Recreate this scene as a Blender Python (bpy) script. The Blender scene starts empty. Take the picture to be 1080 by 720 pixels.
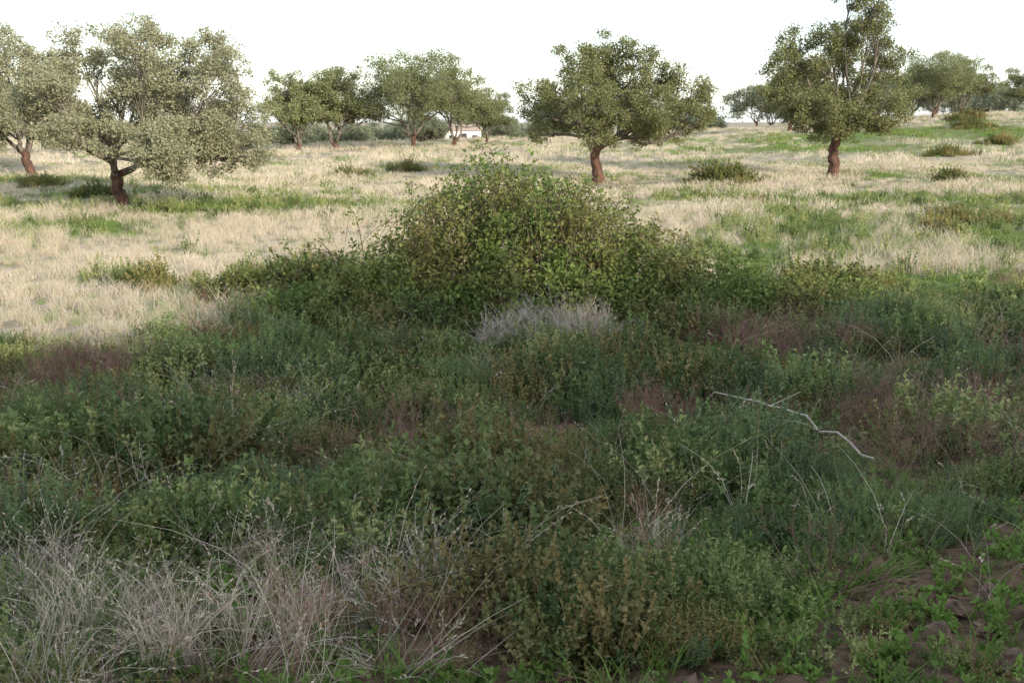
import bpy, math, numpy as np
from mathutils import Vector
scene=bpy.context.scene
# ------------------------------------------------------------ helpers
def ss(a,b,v):
    t=np.clip((np.asarray(v,float)-a)/(b-a),0,1); return t*t*(3-2*t)
_ph=np.random.default_rng(3).uniform(0,6.28,(40,))
_di=np.random.default_rng(4).uniform(0,6.28,(40,))
def wav(x,y,f,k=6,o=0):
    r=0
    for i in range(k):
        a=_di[(i+o)%40]; r=r+np.sin((x*np.cos(a)+y*np.sin(a))*f*(1+.37*i)+_ph[(i+o)%40])/(1+.4*i)
    return r/2.2
def H(x,y):
    x=np.asarray(x,float); y=np.asarray(y,float)
    z=1.3*(1-ss(-1,11,y))
    z=z+.05*wav(x,y,.9)+.10*wav(x,y,.25,5,7)*ss(8,20,y)
    q=x/np.maximum(y,20)
    z=z+2.9*ss(.10,.50,q)*ss(60,145,y)
    crest=90+70*ss(-.25,.25,q)+60*ss(.25,.5,q)
    z=z-20*ss(0,170,y-crest)
    z=z+.6*ss(20,60,-x)*ss(30,60,y)
    return z
def EDGE(x,y):   # depth at which the weedy ground gives way to the open field
    return 15.7-3.2*ss(2.6,5.2,-np.asarray(x,float))+.7*wav(x,y,.7,5,3)
class MB:
    def __init__(s): s.v=[];s.f=[];s.m=[];s.r=[];s.n=0
    def add(s,v,f,mat=0,rnd=None):
        v=np.asarray(v,float).reshape(-1,3); f=np.asarray(f,int).reshape(-1,4)
        s.v.append(v); s.f.append(f+s.n); s.n+=len(v)
        s.m.append(np.full(len(f),mat)); s.r.append(np.full(len(f),.5) if rnd is None else rnd)
    def mesh(s,name,mats,smooth=False):
        v=np.concatenate(s.v);f=np.concatenate(s.f);m=np.concatenate(s.m);r=np.concatenate(s.r)
        me=bpy.data.meshes.new(name)
        me.vertices.add(len(v)); me.vertices.foreach_set('co',v.astype(np.float32).ravel())
        me.loops.add(len(f)*4); me.loops.foreach_set('vertex_index',f.astype(np.int32).ravel())
        me.polygons.add(len(f)); me.polygons.foreach_set('loop_start',np.arange(0,len(f)*4,4,dtype=np.int32))
        try: me.polygons.foreach_set('loop_total',np.full(len(f),4,dtype=np.int32))
        except Exception: pass
        me.polygons.foreach_set('material_index',m.astype(np.int32))
        me.polygons.foreach_set('use_smooth',np.full(len(f),smooth))
        me.update(calc_edges=True)
        a=me.attributes.new('rnd','FLOAT','FACE'); a.data.foreach_set('value',r.astype(np.float32))
        for x in mats: me.materials.append(x)
        me.validate(); return me
def unit(v): return v/np.maximum(np.linalg.norm(v,axis=-1,keepdims=True),1e-9)
def rdir(n,rng): return unit(rng.normal(size=(n,3)))
def leaves(mb,P,D,L,W,rng,mat=0,rnd=None,bend=.12,up=0.0):
    n=len(P); D=unit(D)
    ref=rdir(n,rng)
    if up: ref[:,2]+=up
    S=unit(np.cross(D,ref)); N=np.cross(S,D)
    L=np.broadcast_to(L,(n,))[:,None]; W=np.broadcast_to(W,(n,))[:,None]
    v=np.stack([P,P+D*L*.45+S*W*.5+N*L*bend,P+D*L,P+D*L*.45-S*W*.5+N*L*bend],1)
    mb.add(v,np.arange(n*4).reshape(n,4),mat,rng.uniform(0,1,n) if rnd is None else rnd)
def ribbons(mb,P,W,rng,mat=0,rnd=None):
    m,k,_=P.shape
    T=np.gradient(P,axis=1); ref=rdir(m,rng)[:,None,:]*np.array([1,1,.2]); S=unit(np.cross(T,ref))
    w=(W[:,None]*np.linspace(1,.25,k)[None])[...,None]*.5
    v=np.stack([P-S*w,P+S*w],2).reshape(-1,3)
    i=np.arange(m)[:,None]*k*2+np.arange(k-1)[None]*2
    f=np.stack([i,i+1,i+3,i+2],-1).reshape(-1,4)
    r=rng.uniform(0,1,m) if rnd is None else rnd
    mb.add(v,f,mat,np.repeat(r,k-1))
def tubes(mb,P,R,sides=6,mat=0,rnd=.5):
    m,k,_=P.shape
    T=unit(np.gradient(P,axis=1)); ref=np.where(np.abs(T[:,:1,0:1])<.8,np.array([1.,0,0]),np.array([0,1.,0]))
    A=unit(np.cross(T,np.broadcast_to(ref,T.shape))); B=np.cross(T,A)
    an=np.arange(sides)/sides*2*np.pi
    ring=A[:,:,None,:]*np.cos(an)[None,None,:,None]+B[:,:,None,:]*np.sin(an)[None,None,:,None]
    v=P[:,:,None,:]+ring*R[:,:,None,None]
    b=(np.arange(m)[:,None,None]*k+np.arange(k-1)[None,:,None])*sides
    j=np.arange(sides)[None,None,:]; j2=(j+1)%sides
    f=np.stack([b+j,b+j2,b+sides+j2,b+sides+j],-1).reshape(-1,4)
    mb.add(v,f,mat,np.full(len(f),rnd))
def bez(a,b,c,k):
    t=np.linspace(0,1,k)[None,:,None]; return a[:,None]*(1-t)**2+b[:,None]*2*t*(1-t)+c[:,None]*t*t
def obj(name,me,loc=(0,0,0),rz=0,sc=1):
    o=bpy.data.objects.new(name,me); o.location=loc; o.rotation_euler=(0,0,rz)
    o.scale=(sc,sc,sc) if np.isscalar(sc) else sc
    scene.collection.objects.link(o); return o
# ------------------------------------------------------------ materials
def leafmat(name,c1,c2,c3=None,trans=.3,rough=.6,spec=.25,vary=.35,scale=.5):
    m=bpy.data.materials.new(name); m.use_nodes=True; nt=m.node_tree; N=nt.nodes; Lk=nt.links; N.clear()
    out=N.new('ShaderNodeOutputMaterial')
    at=N.new('ShaderNodeAttribute'); at.attribute_name='rnd'
    mix=N.new('ShaderNodeMix'); mix.data_type='RGBA'; mix.inputs['A'].default_value=(*c1,1); mix.inputs['B'].default_value=(*c2,1)
    Lk.new(at.outputs['Fac'],mix.inputs['Factor']); col=mix.outputs['Result']
    oi=N.new('ShaderNodeObjectInfo')
    if c3:
        geo=N.new('ShaderNodeNewGeometry'); no=N.new('ShaderNodeTexNoise'); no.inputs['Scale'].default_value=scale; no.inputs['Detail'].default_value=2
        Lk.new(geo.outputs['Position'],no.inputs['Vector'])
        ad=N.new('ShaderNodeMath'); ad.operation='MULTIPLY_ADD'; ad.inputs[1].default_value=.5
        Lk.new(oi.outputs['Random'],ad.inputs[0]); Lk.new(no.outputs['Fac'],ad.inputs[2])
        mr=N.new('ShaderNodeMapRange'); mr.inputs['From Min'].default_value=.62; mr.inputs['From Max'].default_value=1.0
        Lk.new(ad.outputs[0],mr.inputs['Value'])
        m2=N.new('ShaderNodeMix'); m2.data_type='RGBA'; Lk.new(col,m2.inputs['A']); m2.inputs['B'].default_value=(*c3,1)
        Lk.new(mr.outputs['Result'],m2.inputs['Factor']); col=m2.outputs['Result']
    hs=N.new('ShaderNodeHueSaturation'); Lk.new(col,hs.inputs['Color'])
    v=N.new('ShaderNodeMath'); v.operation='MULTIPLY_ADD'; v.inputs[1].default_value=vary*2; v.inputs[2].default_value=1-vary
    Lk.new(oi.outputs['Random'],v.inputs[0]); Lk.new(v.outputs[0],hs.inputs['Value'])
    col=hs.outputs['Color']
    bs=N.new('ShaderNodeBsdfPrincipled'); bs.inputs['Roughness'].default_value=rough; bs.inputs['Specular IOR Level'].default_value=spec
    Lk.new(col,bs.inputs['Base Color'])
    tr=N.new('ShaderNodeBsdfTranslucent'); Lk.new(col,tr.inputs['Color'])
    ms=N.new('ShaderNodeMixShader'); ms.inputs[0].default_value=trans
    Lk.new(bs.outputs[0],ms.inputs[1]); Lk.new(tr.outputs[0],ms.inputs[2]); Lk.new(ms.outputs[0],out.inputs[0])
    return m
def barkmat(name,c1,c2,sc=6):
    m=bpy.data.materials.new(name); m.use_nodes=True; nt=m.node_tree; N=nt.nodes; Lk=nt.links
    bs=N['Principled BSDF']; bs.inputs['Roughness'].default_value=.9
    tc=N.new('ShaderNodeTexCoord'); mp=N.new('ShaderNodeMapping'); mp.inputs['Scale'].default_value=(1,1,.35)
    no=N.new('ShaderNodeTexNoise'); no.inputs['Scale'].default_value=sc; no.inputs['Detail'].default_value=6
    cr=N.new('ShaderNodeValToRGB'); cr.color_ramp.elements[0].color=(*c1,1); cr.color_ramp.elements[1].color=(*c2,1)
    cr.color_ramp.elements[0].position=.35; cr.color_ramp.elements[1].position=.65
    bp=N.new('ShaderNodeBump'); bp.inputs['Strength'].default_value=.8; bp.inputs['Distance'].default_value=.05
    Lk.new(tc.outputs['Object'],mp.inputs[0]); Lk.new(mp.outputs[0],no.inputs['Vector']); Lk.new(no.outputs['Fac'],cr.inputs[0])
    Lk.new(cr.outputs[0],bs.inputs['Base Color']); Lk.new(no.outputs['Fac'],bp.inputs['Height']); Lk.new(bp.outputs[0],bs.inputs['Normal'])
    return m
M_bark_red=barkmat('stripped_cork_trunk',(.05,.028,.019),(.16,.08,.055))
M_bark=barkmat('cork_bark',(.07,.058,.045),(.24,.205,.165))
M_oak=leafmat('oak_leaves',(.115,.135,.05),(.29,.29,.13),trans=.3,vary=.05)
M_oak_silver=leafmat('oak_leaves_silvery',(.22,.225,.13),(.43,.42,.27),trans=.3,vary=.05)
M_oak_dark=leafmat('oak_leaves_distant',(.135,.16,.07),(.28,.29,.14),trans=.3,vary=.2)
M_bramble=leafmat('bramble_leaves',(.08,.135,.03),(.22,.28,.075),(.27,.21,.085),trans=.3,vary=0,scale=1.1)
M_cane=barkmat('bramble_cane',(.07,.05,.03),(.16,.12,.07))
M_weed=leafmat('weed_leaves',(.12,.195,.055),(.30,.39,.14),(.33,.34,.135),trans=.3,vary=.4,scale=.7)
M_weedB=leafmat('weed_leaves_bluish',(.13,.205,.10),(.29,.37,.205),(.20,.28,.10),trans=.3,vary=.35,scale=.7)
M_weedY=leafmat('weed_leaves_yellowish',(.22,.24,.07),(.41,.40,.15),(.34,.23,.10),trans=.3,vary=.35,scale=.9)
M_weedD=leafmat('weed_leaves_dark',(.07,.125,.04),(.19,.26,.09),(.22,.17,.07),trans=.25,vary=.35,scale=.9)
M_grass=leafmat('green_grass',(.12,.21,.04),(.24,.34,.08),trans=.35,vary=.3)
M_straw=leafmat('dry_grass',(.57,.47,.35),(.88,.77,.61),(.54,.47,.33),trans=.3,vary=.2,scale=.25)
M_strawF=leafmat('dry_grass_grey',(.44,.35,.26),(.76,.64,.51),trans=.25,vary=.3)
M_twig=leafmat('dead_twigs',(.21,.11,.08),(.42,.26,.20),trans=.05,vary=.35)
M_twigp=leafmat('pale_dead_twigs',(.40,.33,.27),(.66,.57,.48),trans=.05,vary=.2)
M_shrub=leafmat('field_shrub_leaves',(.11,.145,.045),(.23,.26,.08),(.28,.23,.09),trans=.3,vary=.3)
# ------------------------------------------------------------ green map of the field
GREEN=[(-8.5,32,9,3.4,1.1),(-13,26,4.5,2.2,1.0),(-4.5,18,3.2,2.2,1),(10,26,5.5,8,1.0),(6,21,6,4,.8),(-3,24,3,4,.3),(12,36,9,3.5,.9),
 (42,100,28,16,1.2),(24,80,16,7,1.1),(-20,45,8,3,.8),(3,48,9,3,.6),(8.5,16.5,7,3,1.1),(-4.5,55,9,4,.5),(14,17,4,3,.9),(0,100,20,5,.6),(-13,38,6,3,.8),(17,30,4,3,.9),(-12,62,9,5,.5),(14,62,9,5,.7),(22,48,8,4,.8),(-6,22,2.5,1.2,.5),(34,60,10,4,.7)]
def green(x,y):
    g=0
    for cx,cy,rx,ry,w in GREEN: g=np.maximum(g,w*np.exp(-(((x-cx)/rx)**2+((y-cy)/ry)**2)))
    g=g+.28*wav(x,y,.8,6,11)+.22*wav(x,y,2.3,6,19)
    g=np.maximum(g,1.15-ss(-1.2,1.6,y-EDGE(x,y)))
    return np.clip(g,0,1)
# ------------------------------------------------------------ ground
ys=np.concatenate([np.arange(-60,0,3.),np.arange(0,24,.16),np.arange(24,60,.5),np.arange(60,170,2.),np.geomspace(170,2500,40)])
us=np.concatenate([-np.geomspace(1400,22,26),np.arange(-21,21.01,.35),np.geomspace(22,1400,26)])
X,Y=np.meshgrid(us,ys); Xw=X*np.where(Y>60,1+(Y-60)/200,1)
Z=H(Xw,Y)
nr=np.random.default_rng(1)
near=(1-ss(16,26,Y))*(Y>0)
Z=Z+near*(nr.normal(size=Z.shape)*.012+.03*wav(Xw,Y,5,6,2))
ny,nx=Z.shape
gi=(np.arange(ny-1)[:,None]*nx+np.arange(nx-1)[None])
F=np.stack([gi,gi+1,gi+nx+1,gi+nx],-1).reshape(-1,4)
g=MB(); g.add(np.stack([Xw,Y,Z],-1),F)
gm=bpy.data.materials.new('field_ground'); gm.use_nodes=True; nt=gm.node_tree;N=nt.nodes;Lk=nt.links
bs=N['Principled BSDF']; bs.inputs['Roughness'].default_value=1; bs.inputs['Specular IOR Level'].default_value=.1
geo=N.new('ShaderNodeNewGeometry')
def noise(s,d=5):
    n=N.new('ShaderNodeTexNoise'); n.inputs['Scale'].default_value=s; n.inputs['Detail'].default_value=d; Lk.new(geo.outputs['Position'],n.inputs['Vector']); return n.outputs['Fac']
def ramp(s,p0,c0,p1,c1):
    r=N.new('ShaderNodeValToRGB'); e=r.color_ramp.elements; e[0].position=p0;e[0].color=(*c0,1);e[1].position=p1;e[1].color=(*c1,1); Lk.new(s,r.inputs[0]); return r.outputs[0]
def mixc(f,a,b):
    x=N.new('ShaderNodeMix'); x.data_type='RGBA'; Lk.new(f,x.inputs['Factor']);Lk.new(a,x.inputs['A']);Lk.new(b,x.inputs['B']); return x.outputs['Result']
straw=ramp(noise(1.6,8),.35,(.28,.22,.16),.65,(.52,.44,.34))
gcol=ramp(noise(2.5,8),.35,(.11,.15,.045),.65,(.19,.23,.08))
soil=ramp(noise(9,8),.35,(.065,.042,.028),.68,(.20,.13,.085))
ga=N.new('ShaderNodeAttribute'); ga.attribute_name='green'
sa=N.new('ShaderNodeAttribute'); sa.attribute_name='soil'
c=mixc(ga.outputs['Fac'],straw,gcol); c=mixc(sa.outputs['Fac'],c,soil); Lk.new(c,bs.inputs['Base Color'])
bp=N.new('ShaderNodeBump'); bp.inputs['Strength'].default_value=1; bp.inputs['Distance'].default_value=.06; Lk.new(noise(14,8),bp.inputs['Height']); Lk.new(bp.outputs[0],bs.inputs['Normal'])
me=g.mesh('ground',[gm],True)
for nm,val in (('green',green(Xw,Y)),('soil',1-ss(-1.0,1.4,Y-EDGE(Xw,Y)))):
    a=me.attributes.new(nm,'FLOAT','POINT'); a.data.foreach_set('value',val.astype(np.float32).ravel())
obj('ground',me)
# ------------------------------------------------------------ instancer
def coll(name,meshes):
    c=bpy.data.collections.new(name)
    for i,m in enumerate(meshes): c.objects.link(bpy.data.objects.new(f'{name}_{chr(97+i)}',m))
    return c
def scatter(name,col,P,scl,rng,tilt=.12,flat=None):
    n=len(P); k=len(col.objects)
    me=bpy.data.meshes.new(name); me.vertices.add(n); me.vertices.foreach_set('co',P.astype(np.float32).ravel())
    rot=np.stack([rng.normal(0,tilt,n),rng.normal(0,tilt,n),rng.uniform(0,6.283,n)],-1)
    a=me.attributes.new('rot','FLOAT_VECTOR','POINT'); a.data.foreach_set('vector',rot.astype(np.float32).ravel())
    s=np.asarray(scl,float); s=np.stack([s,s,s],-1) if s.ndim==1 else s
    a=me.attributes.new('scl','FLOAT_VECTOR','POINT'); a.data.foreach_set('vector',s.astype(np.float32).ravel())
    a=me.attributes.new('idx','INT','POINT'); a.data.foreach_set('value',rng.integers(0,k,n).astype(np.int32))
    o=obj(name,me)
    t=bpy.data.node_groups.new(name+'_scatter','GeometryNodeTree')
    t.interface.new_socket('Geometry',in_out='INPUT',socket_type='NodeSocketGeometry'); t.interface.new_socket('Geometry',in_out='OUTPUT',socket_type='NodeSocketGeometry')
    gi=t.nodes.new('NodeGroupInput'); go=t.nodes.new('NodeGroupOutput')
    ip=t.nodes.new('GeometryNodeInstanceOnPoints'); ci=t.nodes.new('GeometryNodeCollectionInfo')
    ci.inputs['Collection'].default_value=col; ci.inputs['Separate Children'].default_value=True; ci.inputs['Reset Children'].default_value=True
    def na(nm,ty):
        x=t.nodes.new('GeometryNodeInputNamedAttribute'); x.data_type=ty; x.inputs['Name'].default_value=nm
        return [q for q in x.outputs if q.enabled and q.name=='Attribute'][0]
    er=t.nodes.new('FunctionNodeEulerToRotation')
    t.links.new(na('rot','FLOAT_VECTOR'),er.inputs[0]); t.links.new(er.outputs[0],ip.inputs['Rotation'])
    t.links.new(na('scl','FLOAT_VECTOR'),ip.inputs['Scale']); t.links.new(na('idx','INT'),ip.inputs['Instance Index'])
    ip.inputs['Pick Instance'].default_value=True
    t.links.new(gi.outputs[0],ip.inputs['Points']); t.links.new(ci.outputs[0],ip.inputs['Instance']); t.links.new(ip.outputs[0],go.inputs[0])
    md=o.modifiers.new('scatter','NODES'); md.node_group=t
    return o
# ------------------------------------------------------------ plant pieces
def grass(seed,n,h,spread,w,mat,lean=.35,heads=False,droop=.3,k=5):
    r=np.random.default_rng(seed); mb=MB()
    b=np.zeros((n,3)); b[:,:2]=r.normal(0,spread,(n,2)); b[:,2]=-.03
    a=r.uniform(0,6.28,n); L=h*r.uniform(.45,1.05,n)
    out=np.stack([np.cos(a),np.sin(a),0*a],-1); ln=(lean*r.uniform(.1,1.3,n)*L)[:,None]
    mid=b+out*ln*.35+np.array([0,0,1])*(L*.62)[:,None]
    end=b+out*ln*1.5+np.array([0,0,1])*(L*(1-droop*r.uniform(0,1,n)))[:,None]
    P=bez(b,mid,end,k); ribbons(mb,P,w*r.uniform(.6,1.2,n),r)
    if heads:
        kk=int(n*.35); T=P[:kk,-1]-P[:kk,-2]
        for j in range(4):
            leaves(mb,P[:kk,-1]-T*(.25*j),T+r.normal(0,.35,T.shape)*np.linalg.norm(T,axis=1,keepdims=True),h*.05,h*.015,r)
    return mb.mesh('tuft',[mat])
def weed(seed,ns,h,mat,ll=.034,lw=.013,nl=26,sp=.06,tilt=.5,stemmat=None,up=1.2):
    r=np.random.default_rng(seed); mb=MB()
    b=np.zeros((ns,3)); b[:,:2]=r.normal(0,sp,(ns,2)); b[:,2]=-.03
    a=r.uniform(0,6.28,ns); L=h*r.uniform(.5,1.1,ns); out=np.stack([np.cos(a),np.sin(a),0*a],-1)
    ln=(tilt*r.uniform(.1,1.4,ns)*L)[:,None]; upv=np.array([0,0,1.])
    P=bez(b,b+out*ln*.8+upv*(L*.45)[:,None],b+out*ln+upv*L[:,None],7)
    tubes(mb,P,np.linspace(.0035,.0012,7)[None].repeat(ns,0),3,1)
    t=r.uniform(.15,1,(ns,nl))**.8; ip=t*5.999; i=ip.astype(int); f=(ip-i)[...,None]
    ar=np.arange(ns)[:,None]
    Q=P[ar,i]*(1-f)+P[ar,i+1]*f; T=unit(P[ar,i+1]-P[ar,i])
    D=T*.55+r.normal(0,.6,T.shape)
    taper=(1.15-.5*t).reshape(-1)
    leaves(mb,Q.reshape(-1,3),D.reshape(-1,3),(ll*taper*r.uniform(.6,1.25,ns*nl)),(lw*taper*r.uniform(.7,1.3,ns*nl)),r,0,up=up)
    return mb.mesh('weed',[mat,stemmat or M_shrub])
def twig(seed,ns,h,mat,sp=.05,w=.0035,curl=.5):
    r=np.random.default_rng(seed); mb=MB()
    b=np.zeros((ns,3)); b[:,:2]=r.normal(0,sp,(ns,2)); b[:,2]=-.03
    d=unit(np.concatenate([r.normal(0,curl,(ns,2)),np.ones((ns,1))],1)); L=h*r.uniform(.5,1.1,(ns,1))
    P=bez(b,b+d*L*.5+r.normal(0,.1,(ns,3))*L,b+d*L+r.normal(0,.1,(ns,3))*L,6); ribbons(mb,P,w*1.5*r.uniform(.7,1.2,ns),r)
    for lev in range(2):
        k=4; idx=np.repeat(np.arange(len(P)),k); n=len(idx); j=r.integers(2,P.shape[1]-1,n)
        q=P[idx,j]; dd=unit(P[idx,j+1]-P[idx,j]); dd=unit(dd+r.normal(0,.5,(n,3))); LL=h*(.34,.15)[lev]*r.uniform(.4,1,(n,1))
        P=bez(q,q+dd*LL*.5,q+dd*LL+np.array([0,0,.15])*LL,4); ribbons(mb,P,w*(.8,.6)[lev]*r.uniform(.7,1.2,n),r)
    return mb.mesh('twig',[mat])
C_straw=coll('dry_grass_tuft',[grass(10+i,55,.42,.12,.009,M_straw,heads=i%2==0,k=4) for i in range(5)])
C_strawfar=coll('dry_grass_clump',[grass(20+i,45,.38,.25,.028,M_straw,.4,k=3) for i in range(4)])
C_long=coll('long_dry_grass',[grass(30+i,44,.58,.08,.0055,M_strawF,.5,heads=True,droop=.45) for i in range(5)])
C_stalk=coll('dry_stalks',[grass(35+i,9,.75,.07,.0045,M_strawF,.55,heads=True,droop=.35) for i in range(4)])
C_green=coll('green_grass_tuft',[grass(40+i,40,.20,.06,.007,M_grass,.6,k=4) for i in range(4)])
C_greenfar=coll('green_grass_clump',[grass(50+i,45,.28,.24,.030,M_shrub if i==0 else M_grass,.5,k=3) for i in range(3)])
W_A=coll('leafy_weed',[weed(60+i,15,.40,M_weed,.053,.023,24) for i in range(4)]+[weed(75+i,9,.36,M_weed,.072,.036,16,.06,.7) for i in range(2)])
W_B=coll('bluish_weed',[weed(70+i,17,.44,M_weedB,.042,.014,36) for i in range(4)])
W_Y=coll('yellowish_weed',[weed(170+i,16,.36,M_weedY,.038,.019,24,tilt=.8) for i in range(3)])
W_D=coll('dark_shrub',[weed(180+i,20,.42,M_weedD,.055,.034,22,.09,.8) for i in range(3)])
C_herb=coll('low_herb',[weed(80+i,9,.12,M_grass,.055,.028,9,.03,1.2) for i in range(3)])
C_twig=coll('dead_twig_tuft',[twig(90+i,20,.5,M_twig) for i in range(4)])
C_twigp=coll('pale_twig_tuft',[twig(95+i,26,.5,M_twigp,.08,.0045,.7) for i in range(3)])
C_fshrub=coll('field_shrub_tuft',[weed(100+i,34,.55,M_shrub,.085,.045,24,.14,.8) for i in range(4)])
# ------------------------------------------------------------ foreground vegetation
def pts(n,y0,y1,rng,margin=1.5,k=.56):
    u=rng.uniform(0,1,n); y=np.sqrt(y0**2+u*(y1**2-y0**2)); x=rng.uniform(-1,1,n)*(k*y+margin); return x,y
def gz(x,y,dz=0): return np.stack([x,y,H(x,y)+dz],-1)
def patch(x,y,L):
    g=0*x
    for cx,cy,rx,ry,w in L: g=np.maximum(g,w*np.exp(-(((x-cx)/rx)**2+((y-cy)/ry)**2)**1.5))
    return g
LONG=[(-1.8,3.5,.75,.6,1),(-.9,3.7,.5,.5,.8),(-2.6,4.3,.5,.45,.85),(-.35,4.5,.35,.4,.8),(-1.3,4.7,.3,.3,.6),(-3.2,5.8,.4,.4,.4),(-3.0,7.8,.8,.35,.5),(-.4,6.8,.35,.35,.5),(.45,4.9,.25,.3,.5),(-1.0,8.2,.4,.3,.4),(-1.9,9.8,.6,.3,.4)]
TW=[(3.5,12.3,1.1,.8,1),(4.1,9.5,1.0,.6,1),(-.3,7.6,.7,.5,.9),(3.0,9.0,.6,.5,.7),(-2.4,9,.6,.3,.6),(.8,6.6,.4,.3,.5),(1.6,9.4,.5,.4,.5),(6.6,11.5,.8,.8,.8),(2.4,6.6,.5,.4,.6),(3.4,7.6,.6,.4,.8),(-4.6,11,.9,.4,.5),(.8,10.6,.6,.4,.5)]
SOIL=[(2.3,4.1,.9,.5,1),(3.2,4.9,.9,.5,1),(4.2,5.9,.8,.45,.8)]
r=np.random.default_rng(11)
# shrub clumps: each plant belongs to its nearest clump, tallest at the middle
kc=430; cxs,cys=pts(kc,3.0,17.5,r,2,.6); ctype=r.choice(5,kc,p=[.38,.24,.12,.19,.07]); crad=r.uniform(.28,.66,kc); chh=r.uniform(.5,1.45,kc)*np.where(ctype==2,.8,1)
x1,y1=pts(13000,3.2,17.4,r); x2,y2=pts(2600,2.6,7,r); x=np.concatenate([x1,x2]); y=np.concatenate([y1,y2])
d2=(x[:,None]-cxs)**2+(y[:,None]-cys)**2; nc=np.argmin(d2/crad**2,1); dn=np.sqrt(d2[np.arange(len(x)),nc])/crad[nc]
pl=patch(x,y,LONG); so=patch(x,y,SOIL); tw=patch(x,y,TW)
dens=np.clip(1.2-.62*dn,.17,1)*(1-ss(-1.2,1.2,y-EDGE(x,y)))
keep=(r.uniform(0,1,len(x))<dens)&(r.uniform(0,1,len(x))>np.maximum(np.maximum(pl*.72,so*.97),tw*.65))
s=chh[nc]*(1.15-.48*np.clip(dn,0,1.5))*r.uniform(.72,1.15,len(x))*np.where(y<5,.75,1)*(1-.6*so)*(1-.25*pl)
ty=ctype[nc]; rt=r.uniform(0,1,len(x)); ty=np.where(rt<.18,r.choice(4,len(x)),ty)
for j,(nm,cc) in enumerate((('leafy_weeds',W_A),('bluish_weeds',W_B),('yellowish_weeds',W_Y),('dark_low_shrubs',W_D),('dead_stem_clumps',C_twig))):
    k=keep&(ty==j)
    if j==4: k&=(r.uniform(0,1,len(x))<.55)
    scatter(nm,cc,gz(x,y)[k],s[k]*(.85 if j==4 else 1),r,.24)
xa,ya=pts(1000,2.6,10,r); xb,yb=pts(330,2.6,5.4,r); x=np.concatenate([xa,xb]); y=np.concatenate([ya,yb]); k=(r.uniform(0,1,len(x))<patch(x,y,LONG)*1.1)
scatter('long_dry_grass',C_long,gz(x,y)[k],r.uniform(.45,.95,k.sum()),r,.3)
n=2600; x,y=pts(n,4.2,14,r); k=(r.uniform(0,1,n)<.07+.34*(wav(x,y,1.7,5,9)>.4))
scatter('dry_grass_stalks',C_stalk,gz(x,y)[k],r.uniform(.55,1.1,k.sum()),r,.3)
n=3000; x,y=pts(n,3.5,16,r); k=(r.uniform(0,1,n)<patch(x,y,TW)*.7+.016)
scatter('dead_twigs',C_twig,gz(x,y)[k],r.uniform(.7,1.3,k.sum()),r,.3)
a=r.uniform(0,6.28,50); q=np.sqrt(r.uniform(0,1,50)); x=.5+.9*q*np.cos(a)*r.uniform(.7,1.3,50); y=12.8+.5*q*np.sin(a)
scatter('pale_dead_shrub',C_twigp,gz(x,y),r.uniform(1.0,1.6,50)*(1.35-.65*q),r,.35)
n=4600; x,y=pts(n,2.6,8,r); k=(r.uniform(0,1,n)<patch(x,y,SOIL)*.5+.22*(y<6)*(patch(x,y,SOIL)<.2)+.04)
scatter('low_herbs',C_herb,gz(x,y)[k],r.uniform(.45,1.2,k.sum()),r,.15)
n=6000; x,y=pts(n,2.6,15,r); k=(r.uniform(0,1,n)<(.14+.28*(wav(x,y,1.2,5,31)>.3)+.25*(y<5.5))*(1-.8*patch(x,y,SOIL)))
scatter('green_grass_tufts',C_green,gz(x,y)[k],r.uniform(.5,1.2,k.sum()),r,.15)
def clod(seed):
    rr=np.random.default_rng(seed); bm=MB(); n1,n2=7,10
    th=np.linspace(.05,np.pi-.05,n1); ph=np.arange(n2)/n2*2*np.pi
    A,B=np.meshgrid(th,ph,indexing='ij'); R=.024*(1+rr.normal(0,.18,A.shape))
    v=np.stack([R*np.sin(A)*np.cos(B)*1.2,R*np.sin(A)*np.sin(B),R*np.cos(A)*.7],-1)
    i=np.arange(n1-1)[:,None]*n2; j=np.arange(n2)[None]; j2=(j+1)%n2
    bm.add(v,np.stack([i+j,i+n2+j,i+n2+j2,i+j2],-1)); return bm.mesh('clod',[M_soil])
M_soil=barkmat('soil_clod',(.08,.047,.032),(.24,.145,.095),20)
C_clod=coll('soil_clod',[clod(i) for i in range(3)])
n=5000; x,y=pts(n,2.6,8,r); k=(r.uniform(0,1,n)<patch(x,y,SOIL)*.95+.04)
scatter('soil_clods',C_clod,gz(x,y,.005)[k],np.clip(np.exp(r.normal(-.15,.6,k.sum())),.2,2.6),r,.6)
# ------------------------------------------------------------ field vegetation
def field(y0,y1,n,cs,cg,s0,s1):
    x,y=pts(n,y0,y1,r,3,.62); g=green(x,y); isg=r.uniform(0,1,n)<g*1.05
    sc=r.uniform(s0,s1,n)*(.75+.4*wav(x,y,.6,5,14)); sc=np.clip(sc,.25,3)
    out=y>EDGE(x,y)-1.2; k=(~isg)&out; isg=isg&out
    scatter('dry_grass_field',cs,gz(x,y)[k],sc[k],r,.15)
    scatter('green_grass_field',cg,gz(x,y)[isg],sc[isg]*1.1,r,.12)
field(10.5,32,10500,C_straw,C_green,.6,1.3)
field(28,62,9500,C_strawfar,C_greenfar,.6,1.15)
field(60,165,11000,C_strawfar,C_greenfar,.8,1.6)
n=5600; x,y=pts(n,15.5,44,r,2,.6); gg=green(x,y); k=r.uniform(0,1,n)<np.clip(gg-.28,0,1)*.9
scatter('field_weeds',W_A,gz(x,y)[k],r.uniform(.6,1.3,k.sum()),r,.15)
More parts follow.
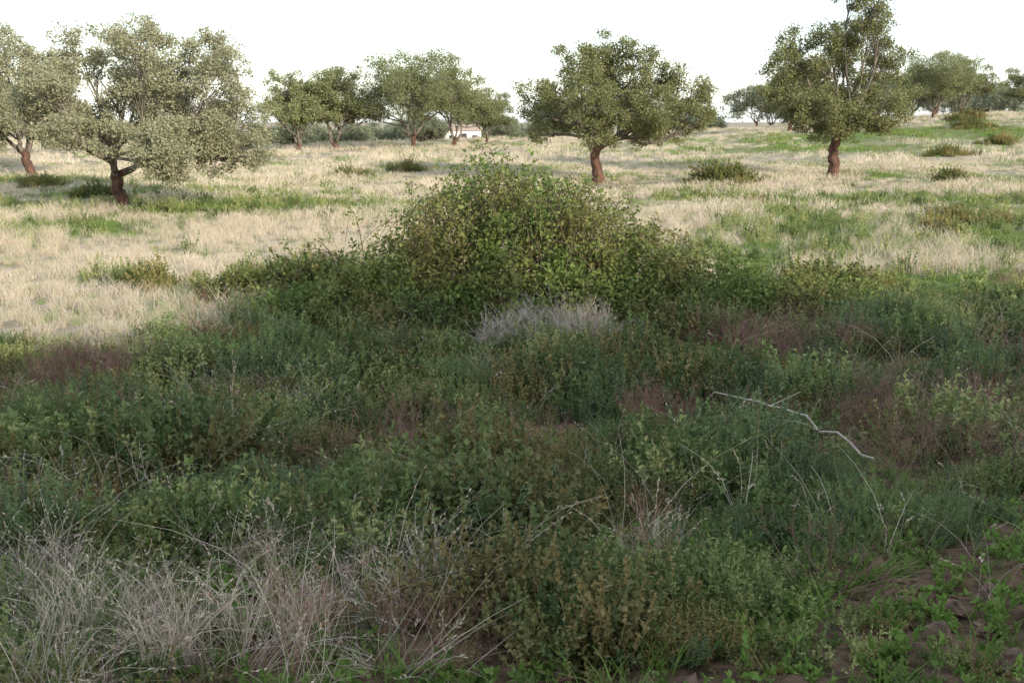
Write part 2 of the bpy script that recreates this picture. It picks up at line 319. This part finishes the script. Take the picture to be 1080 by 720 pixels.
SH=[(9.3,44,1.4,.95),(19.5,45,.8,.55),(-8,50,1.5,.45),(-5.5,54,1.6,.5),(-19,41,1.0,.5),(-15.2,37,.9,.45),(10.5,25,1.2,.4),(12.5,28,1.4,.45),(22,36,1.4,.4),(30,70,2,.6),(47,105,2.5,.8),(-24,70,2,.8),(-4.6,16.6,1.1,.5),(-3.2,16.9,1.0,.65),(-6.4,17.6,.8,.35),(5.6,17.0,1.2,.5),(40,84,2,.7),(52,118,2.5,1),(8.2,34,1.2,.3)]
for cx,cy,rr_,hh in SH:
    m=int(20*max(1,rr_)); a=r.uniform(0,6.28,m); q=r.uniform(0,1,m)**.7*r.uniform(.6,1.3,m); x=cx+rr_*q*np.cos(a); y=cy+rr_*.8*q*np.sin(a)
    scatter('low_shrub',C_fshrub,gz(x,y),hh/.5*r.uniform(.5,1.2,m)*np.clip(1.15-.6*q,.3,2),r,.35)
# ------------------------------------------------------------ bramble mound
def bramble():
    rr=np.random.default_rng(5); mb=MB()
    E=[(0.05,15.3,0,1.2,1.5,2.0),(-.75,15.1,0,1.2,1.4,1.6),(.9,15.4,0,1.25,1.4,1.6),(-1.5,15.0,0,1.05,1.2,1.15),(1.8,15.3,0,1.2,1.3,1.2),(2.9,15.0,0,1.4,1.2,.9),(-2.4,14.7,0,1.1,1.0,.75),(.3,14.2,0,1.7,1.1,.95),(4.2,15.2,0,1.5,1.1,.55),(-.9,14.3,0,1.2,1,.8),(1.7,14.3,0,1.2,1,.7),(-3.3,14.6,0,.9,.9,.45)]
    Ps=[];Ds=[]
    for ei,(cx,cy,cz,a,b,c_) in enumerate(E):
        n=int(11500*(a*b+a*c_+b*c_)/7.5); u=rdir(n,rr); u[:,2]=np.abs(u[:,2])
        bump=1+.23*wav(u[:,0]*4+cx,u[:,1]*4+u[:,2]*4,1.6,6,5+ei)+.14*wav(u[:,0]*9+u[:,2]*7,u[:,1]*9,1.6,6,15)
        rad=(1-np.abs(rr.normal(0,.10,n))+.06*rr.normal(size=n))*bump
        P=u*rad[:,None]*np.array([a,b,c_])+np.array([cx,cy,cz]) 
        Ps.append(P); Ds.append(u*.5+rr.normal(0,.6,u.shape)+np.array([0,0,-.25]))
    P=np.concatenate(Ps);D=np.concatenate(Ds)
    inside=np.zeros(len(P),bool)
    for cx,cy,cz,a,b,c_ in E: inside|=(((P[:,0]-cx)/a)**2+((P[:,1]-cy)/b)**2+((P[:,2]-cz)/c_)**2)<.42
    P=P[~inside];D=D[~inside]; P=P[rr.permutation(len(P))]
    nh=len(P)//12; g2=rr.integers(0,nh,len(P)); mv=rr.uniform(size=len(P))<.88
    P=np.where(mv[:,None],P[g2]+rr.normal(0,.062,P.shape),P)
    P[:,2]=np.maximum(P[:,2],0)+H(P[:,0],P[:,1])
    L=rr.uniform(.045,.09,len(P)); leaves(mb,P,D,L,L*.65,rr,0,up=1.0)
    n=170; a=rr.uniform(0,6.28,n); st=np.stack([rr.normal(0,1.1,n)+.15,15.2+rr.normal(0,.5,n),np.full(n,.4)],-1)
    ca=np.stack([np.cos(a),np.sin(a)*.8],-1); q=rr.uniform(.3,1.4,n); top=2.65-.5*np.abs(st[:,0])-.3*q+rr.normal(0,.2,n)
    mid=st.copy(); mid[:,:2]+=ca*q[:,None]*.6; mid[:,2]=top+.5
    en=st.copy(); en[:,:2]+=ca*q[:,None]*1.25; en[:,2]=np.clip(top-.55-.35*q+rr.uniform(-.3,.3,n),.1,3)
    C=bez(st,mid,en,12); tubes(mb,C,np.linspace(.008,.003,12)[None].repeat(n,0),4,1)
    t=rr.integers(4,12,(n,38)); Q=C[np.arange(n)[:,None],t]+rr.normal(0,.06,(n,38,3)); Q=Q.reshape(-1,3)
    L=rr.uniform(.045,.08,len(Q)); leaves(mb,Q,rr.normal(0,1,Q.shape)+np.array([0,0,-.2]),L,L*.65,rr,0,up=1)
    return obj('bramble_bush',mb.mesh('bramble_bush',[M_bramble,M_cane]))
bramble()
# bare fallen branch
mb=MB(); rr=np.random.default_rng(2)
A=np.array([[1.75,8.6,.56]]);B=np.array([[2.3,7.9,.74]]);Cc=np.array([[2.75,7.2,.42]])
P=bez(A,B,Cc,14)+rr.normal(0,.018,(1,14,3)); tubes(mb,P,np.linspace(.010,.004,14)[::-1][None],6)
for j in (3,5,7,9,11):
    q=P[:,j]; d=np.array([[rr.normal(0,.6),-.2,.25+rr.uniform(-.2,.3)]])*.35; P2=bez(q,q+d*.5+rr.normal(0,.03,(1,3)),q+d+rr.normal(0,.05,(1,3)),6); tubes(mb,P2,np.linspace(.005,.002,6)[None],4)
obj('dead_branch',mb.mesh('dead_branch',[M_twigp]))
# ------------------------------------------------------------ small white farmhouse far off between the trees
def farmhouse(x,y):
    z=float(H(x,y))-.9
    e=bpy.data.objects.new('white_farmhouse',None); e.location=(x,y,z); e.rotation_euler=(0,0,.25); scene.collection.objects.link(e)
    wm=barkmat('whitewash',(.68,.67,.64),(.8,.79,.76),1.5); rm=barkmat('roof_tile',(.34,.26,.20),(.46,.36,.29),3); dm=barkmat('dark_opening',(.02,.025,.03),(.04,.04,.045),3)
    def part(nm,v,f,m):
        me=bpy.data.meshes.new(nm); me.from_pydata(v,[],f); me.materials.append(m); o=bpy.data.objects.new(nm,me); o.parent=e; scene.collection.objects.link(o)
    w_,d_,h_,p_=2.3,2.0,2.3,.6
    part('walls',[(-w_,-d_,0),(w_,-d_,0),(w_,d_,0),(-w_,d_,0),(-w_,-d_,h_),(w_,-d_,h_),(w_,d_,h_),(-w_,d_,h_),(-w_,0,h_+p_),(w_,0,h_+p_)],
        [(0,1,5,4),(1,2,6,9,5),(2,3,7,6),(3,0,4,8,7)],wm)
    o_=.2; t_=.12
    v=[];f=[]
    for sg in (-1,1):
        b=len(v); y0=sg*(d_+o_); z0=h_-o_*p_/d_
        v+=[(-w_-o_,y0,z0+.01),(w_+o_,y0,z0+.01),(w_+o_,0,h_+p_+.01),(-w_-o_,0,h_+p_+.01),(-w_-o_,y0,z0+t_),(w_+o_,y0,z0+t_),(w_+o_,0,h_+p_+t_),(-w_-o_,0,h_+p_+t_)]
        f+=[tuple(b+i for i in q) for q in ((0,1,2,3),(4,5,6,7),(0,1,5,4),(1,2,6,5),(3,0,4,7))]
    part('roof',v,f,rm)
    for nm,xa,xb,za,zb in (('door',-.45,.45,0,1.9),('window_1',-1.8,-1.2,1.0,1.7),('window_2',1.2,1.8,1.0,1.7)):
        yy=-d_-.01; part(nm,[(xa,yy,za),(xb,yy,za),(xb,yy,zb),(xa,yy,zb),(xa,yy-.05,za),(xb,yy-.05,za),(xb,yy-.05,zb),(xa,yy-.05,zb)],[(4,5,6,7),(0,1,5,4),(1,2,6,5),(2,3,7,6),(3,0,4,7)],dm)
farmhouse(-6.6,130)
# ------------------------------------------------------------ trees
def oak(seed,lobes,th,tr,lean,leafmat_,nleaf,ll,nsub=18,big=1.,ngrp=4):
    """lobes: (dx,dy,dz,r) metres from the base"""
    rr=np.random.default_rng(seed); mb=MB(); lobes=np.array(lobes,float)
    Fk=np.array([lean[0],lean[1],th])
    k=14; t=np.linspace(0,1,k)
    P=np.stack([lean[0]*t**1.4+.22*tr*np.sin(t*7),lean[1]*t,-.15+(th+.15)*t],-1)+rr.normal(0,tr*.10,(k,3))*np.array([1,1,0])
    R=tr*(1+.6*np.exp(-t*8)-.15*t)*(1+rr.normal(0,.05,k))
    tubes(mb,P[None],R[None],12,1)
    ang=np.arctan2(lobes[:,1],lobes[:,0])+rr.normal(0,.15,len(lobes))
    order=np.argsort(ang); groups=np.array_split(order,ngrp)
    cl=[];cr=[]
    for gi_,G in enumerate(groups):
        cen=lobes[G,:3].mean(0); dv=cen-Fk
        hub=Fk+dv*np.array([.42,.42,.40])+rr.normal(0,.12,3)
        s0=Fk-np.array([0,0,tr*rr.uniform(.2,1.0)])
        c1=Fk+dv*np.array([.30,.30,.10])+rr.normal(0,.16,3)
        Pm=bez(s0[None],c1[None],hub[None],10)+rr.normal(0,.04,(1,10,3))*np.linspace(0,1,10)[None,:,None]
        r0=tr*rr.uniform(.5,.68); Rm=(r0*(1-.5*np.linspace(0,1,10)))[None]
        tubes(mb,Pm,Rm,9,2); tubes(mb,Pm[:,:3],Rm[:,:3]*1.03,9,1)
        for li in G:
            cx,cy,cz,rad=lobes[li]; c=np.array([cx,cy,cz]); e=c-np.array([0,0,rad*.1])
            i0=rr.integers(6,10); st0=Pm[0,i0]; d=e-st0
            mid=st0+d*np.array([.5,.5,.35])+rr.normal(0,.16,3)*np.linalg.norm(d)
            Pl=bez(st0[None],mid[None],e[None],12)+rr.normal(0,.04,(1,12,3))*rad*np.linspace(0,1,12)[None,:,None]
            tl=np.linspace(0,1,12); tubes(mb,Pl,(r0*.42*(1-tl)**.8+.015*big)[None],7,2)
            n=nsub; u=rdir(n,rr); u[:,2]=u[:,2]*.9+.1; q=rr.uniform(.2,1,n)**.5*rr.choice([1,1,1,1.3],n)
            S=c+u*(rad*q)[:,None]*np.array([1.1,1.1,.92])
            i=rr.integers(5,12,n); st=Pl[0,i]; mid=(st+S)/2+rr.normal(0,.13*rad,(n,3))
            tubes(mb,bez(st,mid,S,6),np.linspace(.024,.006,6)[None].repeat(n,0)*big*.8,4,2)
            cl.append(S); cr.append(np.full(n,rad)*rr.uniform(.15,.42,n))
    cl=np.concatenate(cl);cr=np.concatenate(cr)
    cut=cl[:,2]>th*.5; cl=cl[cut];cr=cr[cut]
    p=cr**1.8/np.sum(cr**1.8); idx=rr.choice(len(cl),nleaf,p=p)
    u=rdir(nleaf,rr); q=rr.uniform(0,1,nleaf)**.4
    Q=cl[idx]+u*(cr[idx]*q)[:,None]*np.array([1.15,1.15,.8])
    ns=max(1,nleaf//10); hub=Q[:ns]; g2=rr.integers(0,ns,nleaf); Q=np.where((rr.uniform(size=nleaf)<.8)[:,None],hub[g2]+rr.normal(0,ll*.8,(nleaf,3)),Q)
    L=ll*rr.uniform(.6,1.3,nleaf); rnd=np.clip(rr.uniform(0,1,nleaf)*.6+.4*rr.uniform(0,1,len(cl))[idx],0,1)
    leaves(mb,Q,u*.6+rr.normal(0,.7,u.shape),L,L*.55,rr,0,rnd,up=.8)
    return mb.mesh('cork_oak',[leafmat_,M_bark_red,M_bark])
def L3(px,s,seed,dep=.55):
    rr=np.random.default_rng(seed); o=[]; xs=[p[0] for p in px]; cx=np.mean(xs); hw=(max(xs)-min(xs))/2+1
    for a,b,c_ in px:
        q=math.sqrt(max(.1,1-((a-cx)/hw)**2)); o.append((a*s,rr.uniform(-dep,dep)*hw*q*s,b*s,c_*s))
    for i in range(max(3,len(px)//2)):
        a,b,c_=px[rr.integers(len(px))]; sg=-1 if i%2 else 1
        o.append(((cx+(a-cx)*.55)*s,sg*hw*s*rr.uniform(.6,.9),b*.85*s,c_*s))
    return o
def put(me,x,y,rz=0,sc=1,name='cork_oak_tree'): return obj(name,me,(x,y,float(H(x,y))),rz,sc)
t1=oak(1,L3([(-30,162,26),(5,172,25),(45,168,27),(84,155,30),(116,132,28),(126,95,28),(85,108,30),(40,125,30),(-5,130,30),(-45,130,28),(-62,95,24),(20,92,28),(138,62,20),(-35,80,26),(60,74,24),(104,58,22),(0,80,24),(-66,128,24),(-78,105,22),(100,82,26)],.0293,1),1.15,.19,(-.18,0),M_oak_silver,92000,.09,nsub=22,big=.8)
put(t1,-12.0,31.2)
t2=oak(2,L3([(-40,115,26),(-10,128,25),(20,112,26),(-35,75,26),(5,80,26),(35,70,24),(-65,85,24),(-60,50,22),(-20,52,20),(20,48,18),(30,98,24)],.0453,2),1.3,.22,(-.2,0),M_oak_silver,46000,.125)
put(t2,-23,48.6)
t5=oak(3,L3([(-45,95,24),(-25,122,23),(10,133,23),(40,126,21),(62,105,24),(95,88,24),(105,65,18),(60,70,22),(25,90,26),(-10,95,26),(-58,72,22),(-30,65,20),(45,50,16),(80,52,18),(0,120,22),(0,62,16),(-62,50,14)],.0416,3),1.6,.23,(-.12,0),M_oak,62000,.108)
put(t5,3.75,44.6)
t7=oak(4,L3([(-50,110,24),(-20,125,26),(10,140,24),(20,166,20),(12,180,14),(34,152,18),(30,110,26),(50,80,26),(-10,85,28),(-50,75,24),(-65,92,18),(30,60,20),(-30,58,20),(52,125,20),(-40,135,18),(5,62,18)],.0453,4),1.9,.26,(.08,0),M_oak,68000,.115)
put(t7,15.3,48.6)
def dome(seed,w,h,th,mat,nl,ll,tr=.20,n=12):
    rr=np.random.default_rng(seed); o=[]
    for i in range(n):
        a=i*2.4+rr.uniform(0,.9); q=math.sqrt((i+.5)/n)*rr.uniform(.6,.86); z=th+(h-th)*(.10+.68*math.sqrt(max(0,1-q*q*1.2))*rr.uniform(.55,1.15))
        o.append((w/2*q*math.cos(a),w/2*q*math.sin(a),z,w*.18*rr.uniform(.75,1.3)))
    return oak(seed,o,th,tr,(rr.uniform(-.3,.3),0),mat,nl,ll,15)
D=[dome(31,8.5,6.6,.7,M_oak_dark,28000,.17,n=13),dome(42,12,7.2,1.2,M_oak_dark,35000,.17,n=15),dome(37,7,6.0,.5,M_oak_dark,24000,.17,n=10)]
for i,x,y,rz,sc in [(2,-17.6,84,1.2,1.05),(2,-14.9,87,3,1.1),(1,-8.4,87,0.5,.97),(0,-5.4,93,2.6,1.05),(2,-2.6,104,1,.8),
    (2,33,122,1,1.3),(0,36.5,126,3,.8),(1,54,132,.7,1.0),(0,60,138,2,1.1),(2,71,142,4,1.0),(0,-38,74,.3,.9)]:
    put(D[i],x,y,rz,sc)
Mfar=leafmat('far_tree_leaves',(.15,.18,.11),(.25,.27,.17),trans=.2,vary=.25)
C_far=coll('far_tree',[dome(51+i,9,6.5,.8,Mfar,6000,.33,n=9) for i in range(3)])
n=110; x=r.uniform(-150,190,n); y=r.uniform(150,240,n)+.2*np.abs(x)
P=gz(x,y)
scatter('distant_trees',C_far,P,r.uniform(.6,1.35,n)*1.05,r,.02)
n=64; x=r.uniform(-75,14,n); y=104+r.uniform(0,22,n)+np.maximum(0,(x+20))*.8; k=~((x>-8)&(x<-4)&(y<130))
scatter('distant_hedgerow',C_far,gz(x,y,-.9)[k],r.uniform(.25,.6,k.sum()),r,.02)
# trees standing behind the photographer, whose shade covers the foreground
Bk=[dome(71+i,9.5,(9.2,10)[i],1.6,M_oak_dark,16000,.42,.35,16) for i in range(2)]
for i,x,y,s_ in [(0,1,-8,.72),(1,7,-8.5,.70),(0,12.5,-8,.88),(1,18,-8.5,.84),(0,24,-8,.90),(1,30,-9,.86),(0,36,-9,.9),
                 (1,3,-15,.8),(0,10,-16,.95),(1,17,-15,1.0),(0,24,-16,1.1),(1,31,-16,1.03),(0,38,-16,1.0),(0,14,-23,1.15),(1,22,-23,1.15),(0,30,-24,1.2)]:
    put(Bk[i],x,y,i*1.3+x,s_)
# ------------------------------------------------------------ light, sky, camera
el=math.radians(18); az=math.radians(143)
d=Vector((math.sin(az)*math.cos(el),math.cos(az)*math.cos(el),math.sin(el)))
sl=bpy.data.lights.new('sun','SUN'); sl.energy=5; sl.angle=math.radians(.5); sl.color=(1,.90,.75)
so_=bpy.data.objects.new('sun',sl); so_.rotation_euler=d.to_track_quat('Z','Y').to_euler(); scene.collection.objects.link(so_)
w=bpy.data.worlds.new('World'); scene.world=w; w.use_nodes=True; nt=w.node_tree
sk=nt.nodes.new('ShaderNodeTexSky'); sk.sky_type='NISHITA'; sk.sun_disc=False; sk.sun_elevation=el; sk.sun_rotation=az; sk.dust_density=1; sk.air_density=1
hz=nt.nodes.new('ShaderNodeVectorMath'); hz.operation='ADD'; hz.inputs[1].default_value=(4.3,4.7,5.15)
bg=nt.nodes['Background']; bg.inputs[1].default_value=.15; nt.links.new(sk.outputs[0],hz.inputs[0]); nt.links.new(hz.outputs[0],bg.inputs[0])
cam=bpy.data.cameras.new('camera'); cam.lens=35.3; cam.sensor_width=36; cam.clip_end=5000; cam.clip_start=.05
co=bpy.data.objects.new('camera',cam); co.location=(0,0,3.0); co.rotation_euler=(math.radians(90-12.8),0,0); scene.collection.objects.link(co); scene.camera=co
scene.view_settings.view_transform='Standard'; scene.view_settings.look='None'; scene.view_settings.exposure=0
